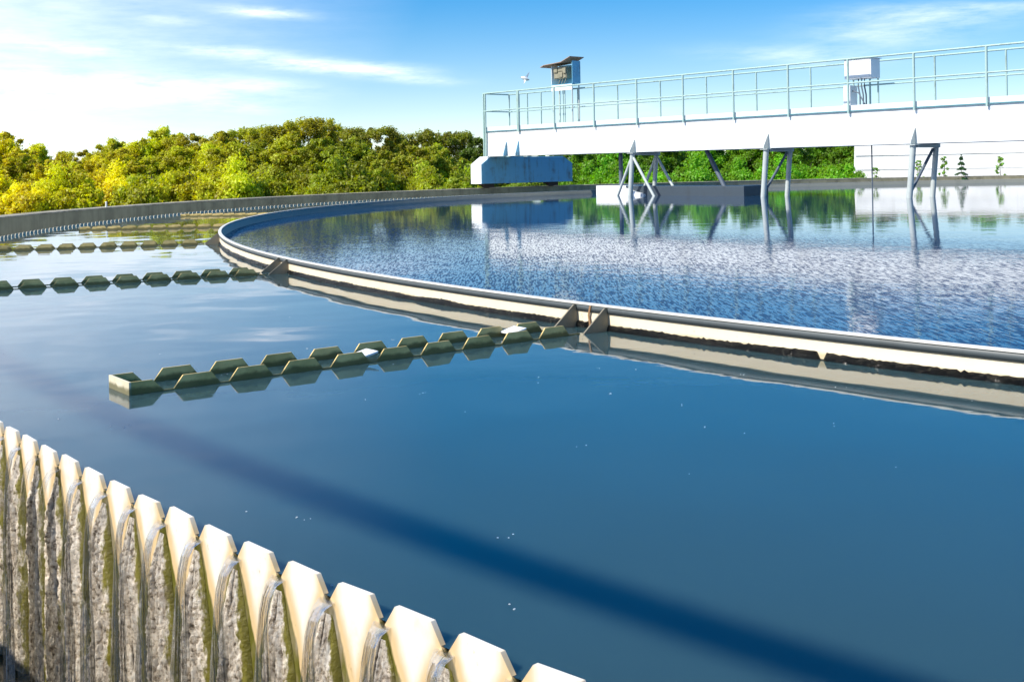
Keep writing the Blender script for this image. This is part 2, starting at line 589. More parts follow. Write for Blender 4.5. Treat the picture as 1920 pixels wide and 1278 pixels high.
# ------------------------------------------------------------------ finger troughs
def mat_trough():
    m, nt, b = nmat('weathered_trough_plate')
    g = NT(nt)
    p = g.node('ShaderNodeTexCoord').outputs['Object']
    z = g.node('ShaderNodeSeparateXYZ', {0: p}).outputs[2]
    n1 = g.noise(p, 7, 6, .6)
    c = g.mix(g.sstep(n1, .35, .7), (.82, .60, .23), (.52, .39, .13))
    low = g.math('SUBTRACT', 1.0, g.sstep(g.math('SUBTRACT', z, g.math('MULTIPLY', g.noise(p, 18, 5, .65), .035)), -.004, .012))
    c = g.mix(g.math('MULTIPLY', low, .85), c, (.10, .09, .02))
    nt.links.new(c, b.inputs['Base Color'])
    b.inputs['Roughness'].default_value = .5
    nt.links.new(g.bump(n1, .15, .004), b.inputs['Normal'])
    return m


M_tr = mat_trough()
M_endp = mat_trough()
M_endp.name = 'cream_end_plate'
for n in M_endp.node_tree.nodes:
    if n.type == 'MIX':
        if tuple(round(q, 2) for q in n.inputs[6].default_value[:3]) == (.82, .6, .23):
            n.inputs[6].default_value = (.82, .74, .55, 1)
            n.inputs[7].default_value = (.66, .58, .40, 1)
F_IN, F_OUT, TP = R_RING + .16, 22.08, .2065
Z_TT = .047                                                          # top of a trough tooth


def trough(a, label, braces):
    ca, sa = math.cos(R_(a)), math.sin(R_(a))
    rd, tg = Vector((ca, sa, 0)), Vector((-sa, ca, 0))
    base = CEN + rd * F_IN
    t = empty('finger_trough', tuple(base), label, 'trough', 'finger troughs reaching out from the baffle ring')
    for s in (-1, 1):
        mb = MB()
        o0 = CEN + tg * (s * HALF - .003)
        pr = [(F_OUT, -.16), (F_OUT, Z_TT * .95), (F_OUT - .075, Z_TT * .95), (F_OUT - .115, .004)]
        r = F_OUT - .115 - .036
        while r - .165 > F_IN:
            pr += [(r, .004), (r - .034, Z_TT), (r - .138, Z_TT), (r - .172, .004)]
            r -= TP
        if r > F_IN + .05:
            pr += [(r, .004), (r - .034, Z_TT), (F_IN, Z_TT)]
        else:
            pr += [(F_IN, .004)]
        pr += [(F_IN, -.16)]
        mb.prism([o0 + rd * q + Vector((0, 0, z)) for q, z in pr], tg * .006)
        mb.build('side_plate', M_tr, t)
    mb = MB()
    o0 = CEN + rd * (F_OUT + .0005) - tg * (HALF + .006)
    mb.prism([o0 + Vector((0, 0, -.16)), o0 + tg * (2 * HALF + .012) + Vector((0, 0, -.16)), o0 + tg * (2 * HALF + .012) + Vector((0, 0, Z_TT * .95)), o0 + Vector((0, 0, Z_TT * .95))], rd * .008)
    mb.build('end_plate', M_endp, t)
    for rb in braces:
        mb = MB()
        o0 = CEN + rd * rb - tg * (HALF - .0035)
        wv = tg * (HALF - .004)
        o0 = o0 + tg * (HALF * (.98 if rb > 21 else .0))
        mb.hexa([o0 + Vector((0, 0, .034)), o0 + rd * .075 + Vector((0, 0, .018)), o0 + rd * .075 + wv + Vector((0, 0, .018)), o0 + wv + Vector((0, 0, .034)),
                 o0 + Vector((0, 0, .041)), o0 + rd * .075 + Vector((0, 0, .025)), o0 + rd * .075 + wv + Vector((0, 0, .025)), o0 + wv + Vector((0, 0, .041))])
        mb.build('cross_brace', M_boxw, t)
    return t


trough(FINGERS[0], 'nearest toothed double-plate trough, white brace midway, its cream end plate facing the foreground weir', [21.095, 20.27])
trough(FINGERS[1], 'second toothed trough from the foreground, meeting the second gusset pair on the cream ring', [])
trough(FINGERS[2], 'middle toothed trough, joining the ring at its left tip with tan-coloured teeth', [])
trough(FINGERS[3], 'fourth toothed trough, pale teeth before the green reflection behind the ring tip', [])
trough(FINGERS[4], 'farthest toothed trough, short pale row close to the far outer wall', [])

# ------------------------------------------------------------------ the weir
NW = 888
PW = 360.0 / NW
A0 = -135.256 + .114                                                 # centre of the first near tooth
ARC = R_WEIR * R_(PW)
Z_TIP, Z_NOT, TOPW = .030, -.014, .092
NEAR = range(-16, 47)                                                 # teeth built one by one; counted leftwards


def mat_tooth():
    m, nt, b = nmat('cream_weir_plate')
    g = NT(nt)
    p = g.node('ShaderNodeTexCoord').outputs['Object']
    at = g.node('ShaderNodeAttribute', attribute_name='lx').outputs['Fac']
    z = g.node('ShaderNodeSeparateXYZ', {0: p}).outputs[2]
    n1 = g.noise(p, 22, 6, .6, 0, (1, 1, .35))
    n2 = g.noise(p, 9, 6, .65)
    ax = g.math('ABSOLUTE', at)
    # clean dry shield between two falling streams: narrows downwards
    depth = g.math('MULTIPLY', z, -1.0)
    wid = g.math('SUBTRACT', .45, g.math('MULTIPLY', g.math('POWER', g.math('MAXIMUM', depth, 0.0), .9), 2.2))
    e = g.math('SUBTRACT', g.math('ADD', ax, g.math('MULTIPLY', g.math('SUBTRACT', n1, .5), .20)), wid)
    cream = g.mix(g.sstep(e, -.26, -.05), (.86, .81, .71), (.70, .51, .27))
    cream = g.mix(g.math('MULTIPLY', g.sstep(n2, .52, .72), .35), cream, (.66, .48, .24))
    wet = g.ramp(n1, [(0.25, (.06, .06, .015)), (.45, (.13, .125, .02)), (.58, (.24, .20, .11)), (.75, (.42, .38, .30))])
    spk = g.math('MULTIPLY', g.sstep(g.noise(p, 70, 4, .7, 0, (1, 1, .5)), .62, .72), .5)
    cream = g.mix(spk, cream, (.42, .28, .13))
    c = g.mix(g.sstep(e, -.01, .03), cream, wet)
    nt.links.new(c, b.inputs['Base Color'])
    r = g.math('SUBTRACT', .45, g.math('MULTIPLY', g.sstep(e, -.01, .05), .25))
    nt.links.new(r, b.inputs['Roughness'])
    nt.links.new(g.bump(g.math('MULTIPLY', n1, g.sstep(e, -.05, .05)), .5, .01), b.inputs['Normal'])
    return m


def mat_crust():
    m, nt, b = nmat('lime_crust')
    g = NT(nt)
    p = g.node('ShaderNodeTexCoord').outputs['Object']
    cav = g.node('ShaderNodeAttribute', attribute_name='cav').outputs['Fac']
    edge = g.node('ShaderNodeAttribute', attribute_name='edge').outputs['Fac']
    n1 = g.noise(p, 75, 6, .75)
    n2 = g.noise(p, 16, 5, .6, 0, (1, 1, .3))
    c = g.ramp(n1, [(.32, (.035, .028, .02)), (.41, (.32, .25, .17)), (.48, (.74, .63, .50)), (.60, (.92, .84, .72))])
    c = g.mix(g.math('MULTIPLY', g.sstep(n2, .50, .70), .45), c, (.50, .49, .46))
    n3_ = g.noise(p, 26, 4, .6, 0, (1, 1, .45))
    alg = g.sstep(g.math('ADD', edge, g.math('MULTIPLY', g.math('SUBTRACT', g.noise(p, 40, 5, .7, 0, (1, 1, .4)), .5), 1.3)),   .68, .90)
    c = g.mix(alg, c, (.20, .175, .012))
    c = g.mix(g.math('MULTIPLY', g.sstep(n3_, .54, .72), .6), c, (.20, .15, .11))
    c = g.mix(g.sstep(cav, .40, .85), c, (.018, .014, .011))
    nt.links.new(c, b.inputs['Base Color'])
    b.inputs['Roughness'].default_value = .42
    nt.links.new(g.bump(n1, .9, .008), b.inputs['Normal'])
    return m


def mat_stream():
    m, nt, b = nmat('falling_water')
    g = NT(nt)
    p = g.node('ShaderNodeTexCoord').outputs['Object']
    lx = g.node('ShaderNodeAttribute', attribute_name='lx').outputs['Fac']
    z = g.node('ShaderNodeSeparateXYZ', {0: p}).outputs[2]
    v = g.node('ShaderNodeCombineXYZ', {0: lx, 1: g.math('MULTIPLY', z, .9), 2: g.node('ShaderNodeObjectInfo').outputs['Random']}).outputs[0]
    n1 = g.noise(v, 6.0, 5, .6, .3)
    bmp = g.bump(n1, 1.0, .02)
    gl = g.node('ShaderNodeBsdfGlossy', {'Color': (.95, .97, 1, 1), 'Roughness': .06, 'Normal': bmp}).outputs[0]
    df = g.node('ShaderNodeBsdfDiffuse', {'Color': (.62, .60, .56, 1), 'Normal': bmp}).outputs[0]
    tr = g.node('ShaderNodeBsdfTransparent', {'Color': (.97, .97, .96, 1)}).outputs[0]
    fr = g.node('ShaderNodeFresnel', {'IOR': 1.36, 'Normal': bmp}).outputs[0]
    streak = g.sstep(n1, .52, .74)
    a = g.node('ShaderNodeMixShader', {0: g.math('MULTIPLY', streak, .16), 1: tr, 2: df}).outputs[0]
    s = g.node('ShaderNodeMixShader', {0: g.math('ADD', g.math('MULTIPLY', fr, 1.0), .12, True), 1: a, 2: gl}).outputs[0]
    nt.nodes.remove(b)
    nt.links.new(s, nt.nodes['Material Output'].inputs['Surface'])
    return m


M_tooth, M_crust, M_stream = mat_tooth(), mat_crust(), mat_stream()
M_fplate = mat_painted('cream_weir_plate_far', (.60, .54, .40), (.22, .20, .08), .75, .5, 10)
weir = empty('weir_plate', tuple(CEN), 'cream V-notched overflow weir running around the tank just inside the outer wall', 'weir')


def tooth_outline(ac, zb):
    h = TOPW / 2 / R_WEIR * 180 / PI
    return [(ac - PW / 2, zb), (ac - PW / 2, Z_NOT), (ac - h, Z_TIP), (ac + h, Z_TIP), (ac + PW / 2, Z_NOT), (ac + PW / 2, zb)]


# far run of the plate, one mesh
mb = MB()
for k in range(NW):
    kk = k if k < 600 else k - NW
    if kk in NEAR: continue
    ac = A0 - PW * kk
    o = tooth_outline(ac, -.66)
    vs = [pol(R_WEIR - .005, a, z) for a, z in o] + [pol(R_WEIR + .005, a, z) for a, z in o]
    n = 6
    mb.add(vs, [tuple(range(n)), tuple(range(2 * n - 1, n - 1, -1))] + [(i, i + 1, n + i + 1, n + i) for i in (1, 2, 3)])
mb.build('toothed_plate', M_fplate, weir)

rng = random.Random(4)
for k in NEAR:
    ac = A0 - PW * k
    jz, jl = rng.uniform(-.0025, .0025), rng.uniform(-.004, .004)
    mb = MB()
    # outer face as a grid (for the stain coordinates), closed behind
    nx, nz = 12, 30
    fx = lambda i: -.5 + i / nx
    vs, fs, lx = [], [], []
    hw = TOPW / 2 / ARC
    def topz(x):
        ax = abs(x)
        return (Z_TIP + jz + jl * x / hw * .5) if ax <= hw else Z_TIP + jz + jl * math.copysign(.5, x) + (Z_NOT - Z_TIP - jz - jl * math.copysign(.5, x)) * (ax - hw) / (.5 - hw)
    xs = sorted(set([round(fx(i), 4) for i in range(nx + 1)] + [-hw, hw]))
    nxx = len(xs)
    for side in (0, 1):
        for j in range(nz + 1):
            for x in xs:
                tz = topz(x)
                z = tz + (-.90 - tz) * (j / nz) ** 1.3
                vs.append(pol(R_WEIR + (.005 if side == 0 else -.005), ac + x * PW, z))
                lx.append(x)
    B = nxx * (nz + 1)
    for j in range(nz):
        for i in range(nxx - 1):
            q = j * nxx + i
            fs.append((q, q + nxx, q + nxx + 1, q + 1))
            fs.append((B + q, B + q + 1, B + q + nxx + 1, B + q + nxx))
    for i in range(nxx - 1):
        fs.append((i, i + 1, B + i + 1, B + i))
    mb.add(vs, fs)
    o = mb.build('tooth', M_tooth, weir)
    at = o.data.attributes.new('lx', 'FLOAT', 'POINT')
    at.data.foreach_set('value', lx)

# crust and stream under every near notch
ORD = ['first', 'second', 'third', 'fourth', 'fifth', 'sixth', 'seventh', 'eighth', 'ninth', 'tenth', 'eleventh', 'twelfth', 'thirteenth', 'fourteenth',
       'fifteenth', 'sixteenth', 'seventeenth', 'eighteenth', 'nineteenth', 'twentieth', 'twenty-first', 'twenty-second', 'twenty-third', 'twenty-fourth',
       'twenty-fifth', 'twenty-sixth', 'twenty-seventh', 'twenty-eighth', 'twenty-ninth', 'thirtieth']


def crust_h(x, d, seed, thick, crk):
    """bulge of the crust, x in -1..1 across, d depth below the notch"""
    env = max(0.0, 1 - abs(x) ** 2.6) ** .6
    grow = min(1.0, (d + .01) / .10)
    n = mnoise.noise(Vector((x * 2.4 + seed * 7.1, d * 5, seed))) * .35 + mnoise.noise(Vector((x * 7 + seed, d * 22, seed * 3))) * .22 + mnoise.noise(Vector((x * 18, d * 130, seed))) * .22
    xc = .10 * mnoise.noise(Vector((d * 9, seed * 5.3, 0))) + crk
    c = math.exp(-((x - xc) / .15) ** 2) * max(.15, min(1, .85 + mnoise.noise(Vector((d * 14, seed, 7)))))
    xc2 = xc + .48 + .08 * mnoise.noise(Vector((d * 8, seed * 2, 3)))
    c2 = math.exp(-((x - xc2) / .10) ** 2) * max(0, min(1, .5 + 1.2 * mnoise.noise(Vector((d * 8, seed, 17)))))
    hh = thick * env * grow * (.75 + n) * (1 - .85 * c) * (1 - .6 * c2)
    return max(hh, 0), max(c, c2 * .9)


for k in range(-16, 46):
    ac = A0 - PW * (k + .5)
    seed = rng.uniform(0, 50)
    thick = rng.uniform(.026, .044)
    crk = rng.uniform(-.25, .25)
    z0, z1 = Z_NOT - .016, -.88
    nx, nz = 46, 130
    vs, fs, cav, edg = [], [], [], []
    for j in range(nz + 1):
        d = (z0 - z1) * (j / nz) ** 1.15
        ww = .012 + .050 * min(1, (d / .22)) ** .75 + .012 * min(1, d / .5) + .004 * mnoise.noise(Vector((d * 12, seed, 2)))
        for i in range(nx + 1):
            x = -1 + 2 * i / nx
            hh, cc = crust_h(x, d, seed, thick, crk)
            a = ac + math.degrees(x * ww / R_WEIR)
            vs.append(pol(R_WEIR + .0056 + hh, a, z0 - d))
            cav.append(cc)
            edg.append(abs(x))
    for j in range(nz):
        for i in range(nx):
            q = j * (nx + 1) + i
            fs.append((q, q + nx + 1, q + nx + 2, q + 1))
    mb = MB()
    mb.add(vs, fs, True)
    o = mb.build('lime_crust', M_crust, weir)
    for nm, dat in (('cav', cav), ('edge', edg)):
        at = o.data.attributes.new(nm, 'FLOAT', 'POINT')
        at.data.foreach_set('value', dat)
    # the stream: over the notch, out in a little arc, then down over the crust
    path = [(-.035, -.0005, .040), (-.015, -.002, .032), (0, -.006, .024), (.016, -.016, .018), (.026, -.034, .0155), (.033, -.062, .016), (.037, -.10, .019), (.039, -.15, .025), (.041, -.22, .034), (.042, -.32, .044), (.043, -.45, .052), (.044, -.62, .056)]
    out = rng.uniform(.85, 1.2)
    vs, fs, lx = [], [], []
    nx = 10
    fine = []
    for i in range(len(path) - 1):
        for s in range(4):
            t = s / 4
            fine.append(tuple(path[i][q] * (1 - t) + path[i + 1][q] * t for q in range(3)))
    fine.append(path[-1])
    for (r, z, ww) in fine:
        for i in range(nx + 1):
            x = -1 + 2 * i / nx
            bul = .007 * (1 - x * x) if r > 0 else 0
            rip = .003 * mnoise.noise(Vector((x * 3, z * 7, seed))) if r > .01 else 0
            sh = math.degrees((x * ww + .004 * mnoise.noise(Vector((z * 6, seed, 1))) * (r > .02)) / R_WEIR)
            vs.append(pol(R_WEIR + .005 + (r * out if r > 0 else r) + bul + rip, ac + sh, z))
            lx.append(x)
    for j in range(len(fine) - 1):
        for i in range(nx):
            q = j * (nx + 1) + i
            fs.append((q, q + nx + 1, q + nx + 2, q + 1))
    mb = MB()
    mb.add(vs, fs, True)
    o = mb.build('water_stream', M_stream)
    at = o.data.attributes.new('lx', 'FLOAT', 'POINT')
    at.data.foreach_set('value', lx)
    if k > 15:
        tag(o, 'clear stream falling over the weir at or beyond the left edge of the photo', 'water stream', 'streams spilling through the weir notches')
    elif k < 0:
        tag(o, 'clear stream falling over the weir below the lower edge of the photo', 'water stream', 'streams spilling through the weir notches')
    else:
        tag(o, 'clear stream spilling through the %s weir notch counted leftwards from the lowest visible tooth' % ORD[k], 'water stream', 'streams spilling through the weir notches')

# ------------------------------------------------------------------ the bridge
BA = R_(-49.0)
P0 = Vector((3.3, 29.16, 0))
BD = Vector((math.cos(BA), math.sin(BA), 0))                          # along the bridge, towards the tank centre
BN = Vector((-math.sin(BA), math.cos(BA), 0))                         # across it, away from the camera
WB = .90


def bp(t, n, z):
    return P0 + BD * t + BN * n + Vector((0, 0, z))


def bbox(mb, t0, t1, n0, n1, z0, z1):
    mb.hexa([bp(t0, n0, z0), bp(t1, n0, z0), bp(t1, n1, z0), bp(t0, n1, z0), bp(t0, n0, z1), bp(t1, n0, z1), bp(t1, n1, z1), bp(t0, n1, z1)])


T0, T1 = -6.05, 17.3
bridge = empty('walkway_bridge', tuple(bp(-6.2, .4, Z_WALL)), 'long white steel walkway bridge with railings and a blue wheeled carriage on the tank wall', 'bridge')
mb = MB(); bbox(mb, T0, T1, 0, .10, 1.11, 1.832); mb.build('girder', M_white, bridge, .004)
mb = MB(); bbox(mb, T0, T1, WB - .10, WB, 1.11, 1.832); mb.build('girder', M_white, bridge, .004)
mb = MB(); bbox(mb, T0, T1, .10, WB - .10, 1.80, 1.828); mb.build('deck', M_legs, bridge)
for n0, n1 in ((-.035, .06), (WB - .06, WB + .035)):  # dark teal paints in the shadow line under the deck edge
    mb = MB(); bbox(mb, T0 - .02, T1, n0, n1, 1.832, 1.858); mb.build('edge_shade_strip', M_edge_shade, bridge)
for n0 in (-.012, WB - .008):
    mb = MB(); bbox(mb, T0 - .01, T1, n0, n0 + .02, 1.858, 1.968); mb.build('toe_board', M_deck, bridge)
for t in (-5.0, -2.5, .0, 2.5, 5.0, 7.5, 10, 12.5, 15):
    mb = MB(); bbox(mb, t - .05, t + .05, .10, WB - .10, 1.13, 1.26); mb.build('cross_beam', M_legdark, bridge)

# railings: near one with tall posts outside the edge shade strip, far one behind the toe board
for n, t_off, zb, mm in ((-.052, .01, 1.79, M_rail), (WB + .052, -.08, 1.79, M_railfar)):
    rail = empty('x', tuple(bp(0, n, 1.87)))
    bpy.data.objects.remove(rail)
    mb = MB()
    mb.tube(bp(T0 - .02, n, 2.955), bp(T1, n, 2.955), .021, n=10)
    mb.tube(bp(T0 - .02, n, 2.44), bp(T1, n, 2.44), .018, n=10)
    ro = mb.build('railing', mm, bridge)
    ts = [t_off + 1.525 * i for i in range(-3, 12)]
    ts = ([-6.06, -5.98] if n < 0 else [-6.06, -5.62, -5.25]) + [t for t in ts if t > -4.9]
    if n < 0: ts.insert(2, -4.52)
    for t in ts:
        mb = MB()
        lo = 1.11 if (n < 0 and t < -5.9) else zb
        mb.tube(bp(t, n, lo), bp(t, n, 2.945), .026 if n < 0 else .021, n=10)
        mb.build('post', mm, ro)
mb = MB()
mb.tube(bp(T0 - .02, -.052, 2.955), bp(T0 - .02, WB + .052, 2.955), .021, n=10)
mb.tube(bp(T0 - .02, -.052, 2.44), bp(T0 - .02, WB + .052, 2.44), .018, n=10)
mb.build('end_rail', M_rail, bridge)


# carriage on the wall
def crg(s, t, z):
    return bp(t, s, z)


mb = MB()
prof = [(-.25, .315), (-.25, .885), (.10, 1.105), (3.05, 1.105), (3.43, .885), (3.43, .315)]
mb.prism([crg(s, -6.45, z) for s, z in prof], BD * .5)
ci = mb.build('carriage', M_blue, bridge, .012)
mb = MB()                                                            # white end and sloping top plate
mb.prism([crg(-.262, -6.44, .318), crg(-.262, -6.44, .886), crg(.09, -6.44, 1.112), crg(.10, -6.44, 1.106), crg(-.2515, -6.44, .885), crg(-.2515, -6.44, .318)], BD * .48)
mb.build('end_plate', M_white, ci)
for s in (.12, 2.72):
    mb = MB()
    ctr = crg(s, -6.2, Z_WALL + .17)
    mb.tube(ctr - BD * .09, ctr + BD * .09, .17, n=28)
    mb.tube(ctr - BD * .12, ctr + BD * .12, .05, n=14)
    mb.build('wheel', M_rubber, ci)
    mb = MB()
    mb.hexa([crg(s - .2, -6.33, .27), crg(s + .2, -6.33, .27), crg(s + .2, -6.305, .27), crg(s - .2, -6.305, .27), crg(s - .2, -6.33, .33), crg(s + .2, -6.33, .33), crg(s + .2, -6.305, .33), crg(s - .2, -6.305, .33)])
    mb.hexa([crg(s - .2, -6.095, .2), crg(s + .2, -6.095, .2), crg(s + .2, -6.07, .2), crg(s - .2, -6.07, .2), crg(s - .2, -6.095, .33), crg(s + .2, -6.095, .33), crg(s + .2, -6.07, .33), crg(s - .2, -6.07, .33)])
    mb.build('wheel_guard', M_rubber, ci)


def fin(t, zt, out, mat, zb=1.09):
    mb = MB()
    mb.prism([bp(t - .006, -.001, zb), bp(t - .006, -.001, zt), bp(t - .006, -.03, zt - .02), bp(t - .006, -out, zb + .06), bp(t - .006, -out, zb)], BD * .012)
    return mb.build('gusset', mat, bridge)


fin(-5.1, 1.52, .14, M_blue, 1.112)
fin(-4.58, 1.53, .14, M_blue, 1.112)
for t in (-.12, 4.0, 7.62, 11.3):
    fin(t, 1.44, .20, M_legs)
    mb = MB(); bbox(mb, t - .1, t + .1, -.20, .0, 1.075, 1.089); mb.build('foot_plate', M_legs, bridge)


def leg(a, b, r, mat, name='leg', parent=None):
    mb = MB()
    mb.tube(a, b, r, n=12)
    return mb.build(name, mat, parent)


def frame(t, tilt, kind):
    mb = MB(); bbox(mb, t - .05, t + .05, .0, WB, 1.03, 1.108)
    f = mb.build('support_frame', M_legs, bridge)
    near_t, near_b = bp(t, -.1, 1.08), bp(t - tilt, -.1, -.3)
    far_t, far_b = bp(t + .02, WB - .12, 1.05), bp(t + .02 - tilt, WB - .12, -.3)
    leg(near_t, near_b, .062, M_legs, 'leg', f)
    leg(far_t, far_b, .056, M_legs, 'leg', f)
    if kind == 'A':
        for (p, n) in ((near_t, -.1), (far_t, WB - .12)):
            tt = t if n < 0 else t + .02
            leg(bp(tt - .03, n, .97), bp(tt - .72, n + .05, -.25), .036, M_legs, 'brace', f)
            leg(bp(tt + .03, n, .97), bp(tt + .92, n - .05, -.25), .036, M_legs, 'brace', f)
    else:
        leg(bp(t - .01, WB - .2, 1.0), bp(t - tilt * .8, -.06, .10), .03, M_legdark, 'brace', f)
    return f


frame(-.12, .13, 'A')
frame(4.0, .13, 'X')
frame(7.62, .13, 'X')
frame(11.3, .13, 'X')
leg(bp(-1.1, .5, 1.11), bp(-1.1, .5, .10), .055, M_legdark, 'strut', bridge)
leg(bp(1.75, .55, 1.11), bp(2.35, .55, .10), .055, M_legdark, 'strut', bridge)
leg(bp(6.25, .6, 1.2), bp(6.25, .6, -.2), .014, M_legdark, 'sounding_rod', bridge)
mb = MB(); mb.tube(bp(17.1, .45, -.5), bp(17.1, .45, 1.105), .6, n=40); mb.build('centre_column', M_wall, bridge)

# scum box under the bridge
sbx = empty('scum_box', tuple(bp(.4, .5, 0)), 'long low scum box at the water under the bridge, pale at its left end', 'scum box')
mb = MB()
bbox(mb, -.75, 3.05, .30, 1.25, -.2, .24)
mb.build('trough_body', M_box, sbx, .01)  # dark tone puts the girder's shade into the box's colour
mb = MB()
mb.prism([bp(-1.75, .22, -.2), bp(-1.75, .22, .25), bp(-.95, .22, .25), bp(-.35, .22, .10), bp(-.05, .22, .03), bp(-.05, .22, -.2)], BN * .078)
mb.prism([bp(-1.75, .31, -.2), bp(-1.75, .31, .25), bp(-.76, .31, .25), bp(-.76, .31, -.2)], BN * .9)
mb.build('ramp', M_boxw, sbx)  # pale part stands for the sunlit end; its slope follows the shadow's edge

# control booth on the deck near the carriage
cb = empty('control_booth', tuple(bp(-3.3, .62, 1.83)), 'small blue control booth with bent rusty roof on pipe legs on the bridge', 'control booth')
TB = -3.36
def cbp(x, n, z): return bp(TB + x, .55 + n, z)
def cbox(mb, x0, x1, n0, n1, z0, z1):
    mb.hexa([cbp(x0, n0, z0), cbp(x1, n0, z0), cbp(x1, n1, z0), cbp(x0, n1, z0), cbp(x0, n0, z1), cbp(x1, n0, z1), cbp(x1, n1, z1), cbp(x0, n1, z1)])
mb = MB()
cbox(mb, -.40, .42, .30, .315, 3.08, 3.62)
cbox(mb, .42, .435, .0, .315, 3.08, 3.70)
cbox(mb, -.40, .42, .0, .30, 3.06, 3.075)
mb.build('cabinet', M_blue, cb)
mb = MB()
cbox(mb, -.415, -.4005, .0, .315, 3.08, 3.60)
mb.build('side_panel', M_white, cb)
mb = MB()
cbox(mb, -.34, .16, .05, .25, 3.24, 3.56)
for x0_, x1_, z0_, z1_, d_ in ((-.33, -.20, 3.42, 3.55, .035), (-.18, .02, 3.45, 3.55, .02), (.04, .15, 3.38, 3.53, .04), (-.33, -.12, 3.26, 3.38, .015), (-.10, .01, 3.28, 3.42, .03), (.05, .14, 3.26, 3.34, .02)):
    cbox(mb, x0_, x1_, .05 - d_, .0495, z0_, z1_)
gear = mb.build('switchgear', M_gear, cb)
mb = MB()
for i in range(3):
    mb.path([cbp(.08 - .1 * i, .1, 3.25), cbp(.1 - .12 * i, .06, 3.17), cbp(.0 - .1 * i, .08, 3.07)], .012, 6)
mb.build('cable', M_gear, gear)
mb = MB()                                                            # bent roof sheet, tipped up on the right
roof = [(-.74, 3.585), (-.60, 3.635), (-.20, 3.655), (.10, 3.675), (.46, 3.80), (.46, 3.815), (.10, 3.69), (-.20, 3.67), (-.60, 3.65), (-.75, 3.60)]
mb.prism([cbp(x, -.12, z) for x, z in roof], BN * .56)
mb.build('roof', M_rustroof, cb)
mb = MB()
cbox(mb, -.41, .42, -.005, .02, 2.90, 3.058)
mb.build('apron', M_white, cb)
for x, n, r in ((-.36, .02, .025), (-.38, .28, .025), (.40, .02, .02), (.40, .28, .02)):
    mb = MB(); mb.tube(cbp(x, n, 1.829), cbp(x, n, 3.06), r, n=10); mb.build('leg', M_legs, cb)
for x in (-.18, -.05, .02):
    mb = MB(); mb.tube(cbp(x, .1, 1.829), cbp(x, .1, 3.06), .016, n=8); mb.build('conduit', M_rail, cb)

# electrical cabinet near the right
ec = empty('electrical_cabinet', tuple(bp(6.15, .45, 1.83)), 'white metal electrical cabinet on a pedestal on the bridge deck, right part of the walkway', 'cabinet')
TE = 6.12
def ebox(mb, x0, x1, n0, n1, z0, z1): bbox(mb, TE + x0, TE + x1, .30 + n0, .30 + n1, z0, z1)
mb = MB(); ebox(mb, -.32, .33, .0, .36, 2.55, 2.97); mb.build('housing', M_boxw, ec, .012)
mb = MB(); ebox(mb, -.29, .30, -.010, -.0005, 2.58, 2.94); mb.build('door', M_boxw, ec, .003)
mb = MB(); ebox(mb, -.35, .36, -.025, .385, 2.9705, 2.985); mb.build('lid', M_boxw, ec)
mb = MB(); ebox(mb, -.36, -.20, .02, .30, 1.829, 2.42); mb.build('pedestal', M_white, ec)
mb = MB()
for x in (-.02, .06, .13):
    mb.path([bp(TE + x, .42, 1.829), bp(TE + x, .42, 2.2), bp(TE + x - .04, .42, 2.40), bp(TE + x - .03, .42, 2.552)], .016, 8)
mb.path([bp(TE - .2, .42, 2.3), bp(TE - .05, .42, 2.25), bp(TE + .12, .42, 1.95)], .014, 8)
mb.build('conduit', M_legdark, ec)
mb = MB()
for x in (-.30, .30):
    mb = MB(); mb.tube(bp(TE + x, .62, 1.829), bp(TE + x, .62, 2.55), .02, n=8)
    mb.build('leg', M_rail, ec)

# white peg on the wall
pgp = Vector((0, 0, CAMH)) + pix_dir(402, 377) * 20.2
aa = math.degrees(math.atan2(pgp.y - CY, pgp.x - CX))
mb = MB()
mb.tube(pol(23.42, aa, Z_WALL), pol(23.42, aa, Z_WALL + .085), .016, n=10)
mb.tube(pol(23.42, aa, Z_WALL + .085), pol(23.42, aa, Z_WALL + .10), .022, .012, n=10)
tag(mb.build('marker_peg', M_peg), 'short white marker peg on top of the tank wall, in front of the trees', 'marker')

# ------------------------------------------------------------------ bird
def bird():
    Y = 48.0
    c = Vector((0, 0, CAMH)) + pix_dir(985, 146) * Y
    k = Y / CF
    root = empty('seagull', tuple(c), 'white gull flying left of the control booth, wings raised', 'bird')
    def q(u, v, y=0): return Vector((0, 0, CAMH)) + pix_dir(u, v) * (Y + y)
    mb = MB()
    pts = [q(976.5, 145.5), q(978.5, 145.5), q(982, 146.5), q(986, 148), q(990, 149.5), q(993, 150)]
    mb.path(pts, [.012, .045, .075, .08, .045, .012], 12)
    mb.build('body', M_boxw, root)
    for sgn, tip in ((1, [(983, 146), (988, 148), (991, 141), (993.5, 134)]), (-1, [(982, 147), (987, 149), (985, 153), (982, 157.5)])):
        mb = MB()
        y = -.0
        a, b, c2, d = [q(*p, sgn * .05 * i) for i, p in enumerate(tip)]
        e = q(tip[2][0] - 3.5, tip[2][1] + .5, sgn * .12)
        poly = [a, b, c2, d, e]
        mb.prism(poly, Vector((0, .015, 0)))
        mb.build('wing', M_boxw, root)
    mb = MB()
    mb.tube(q(976.6, 145.5), q(974.6, 146.2), .012, .003, n=8)
    mb.build('beak', M_rustroof, root)


bird()

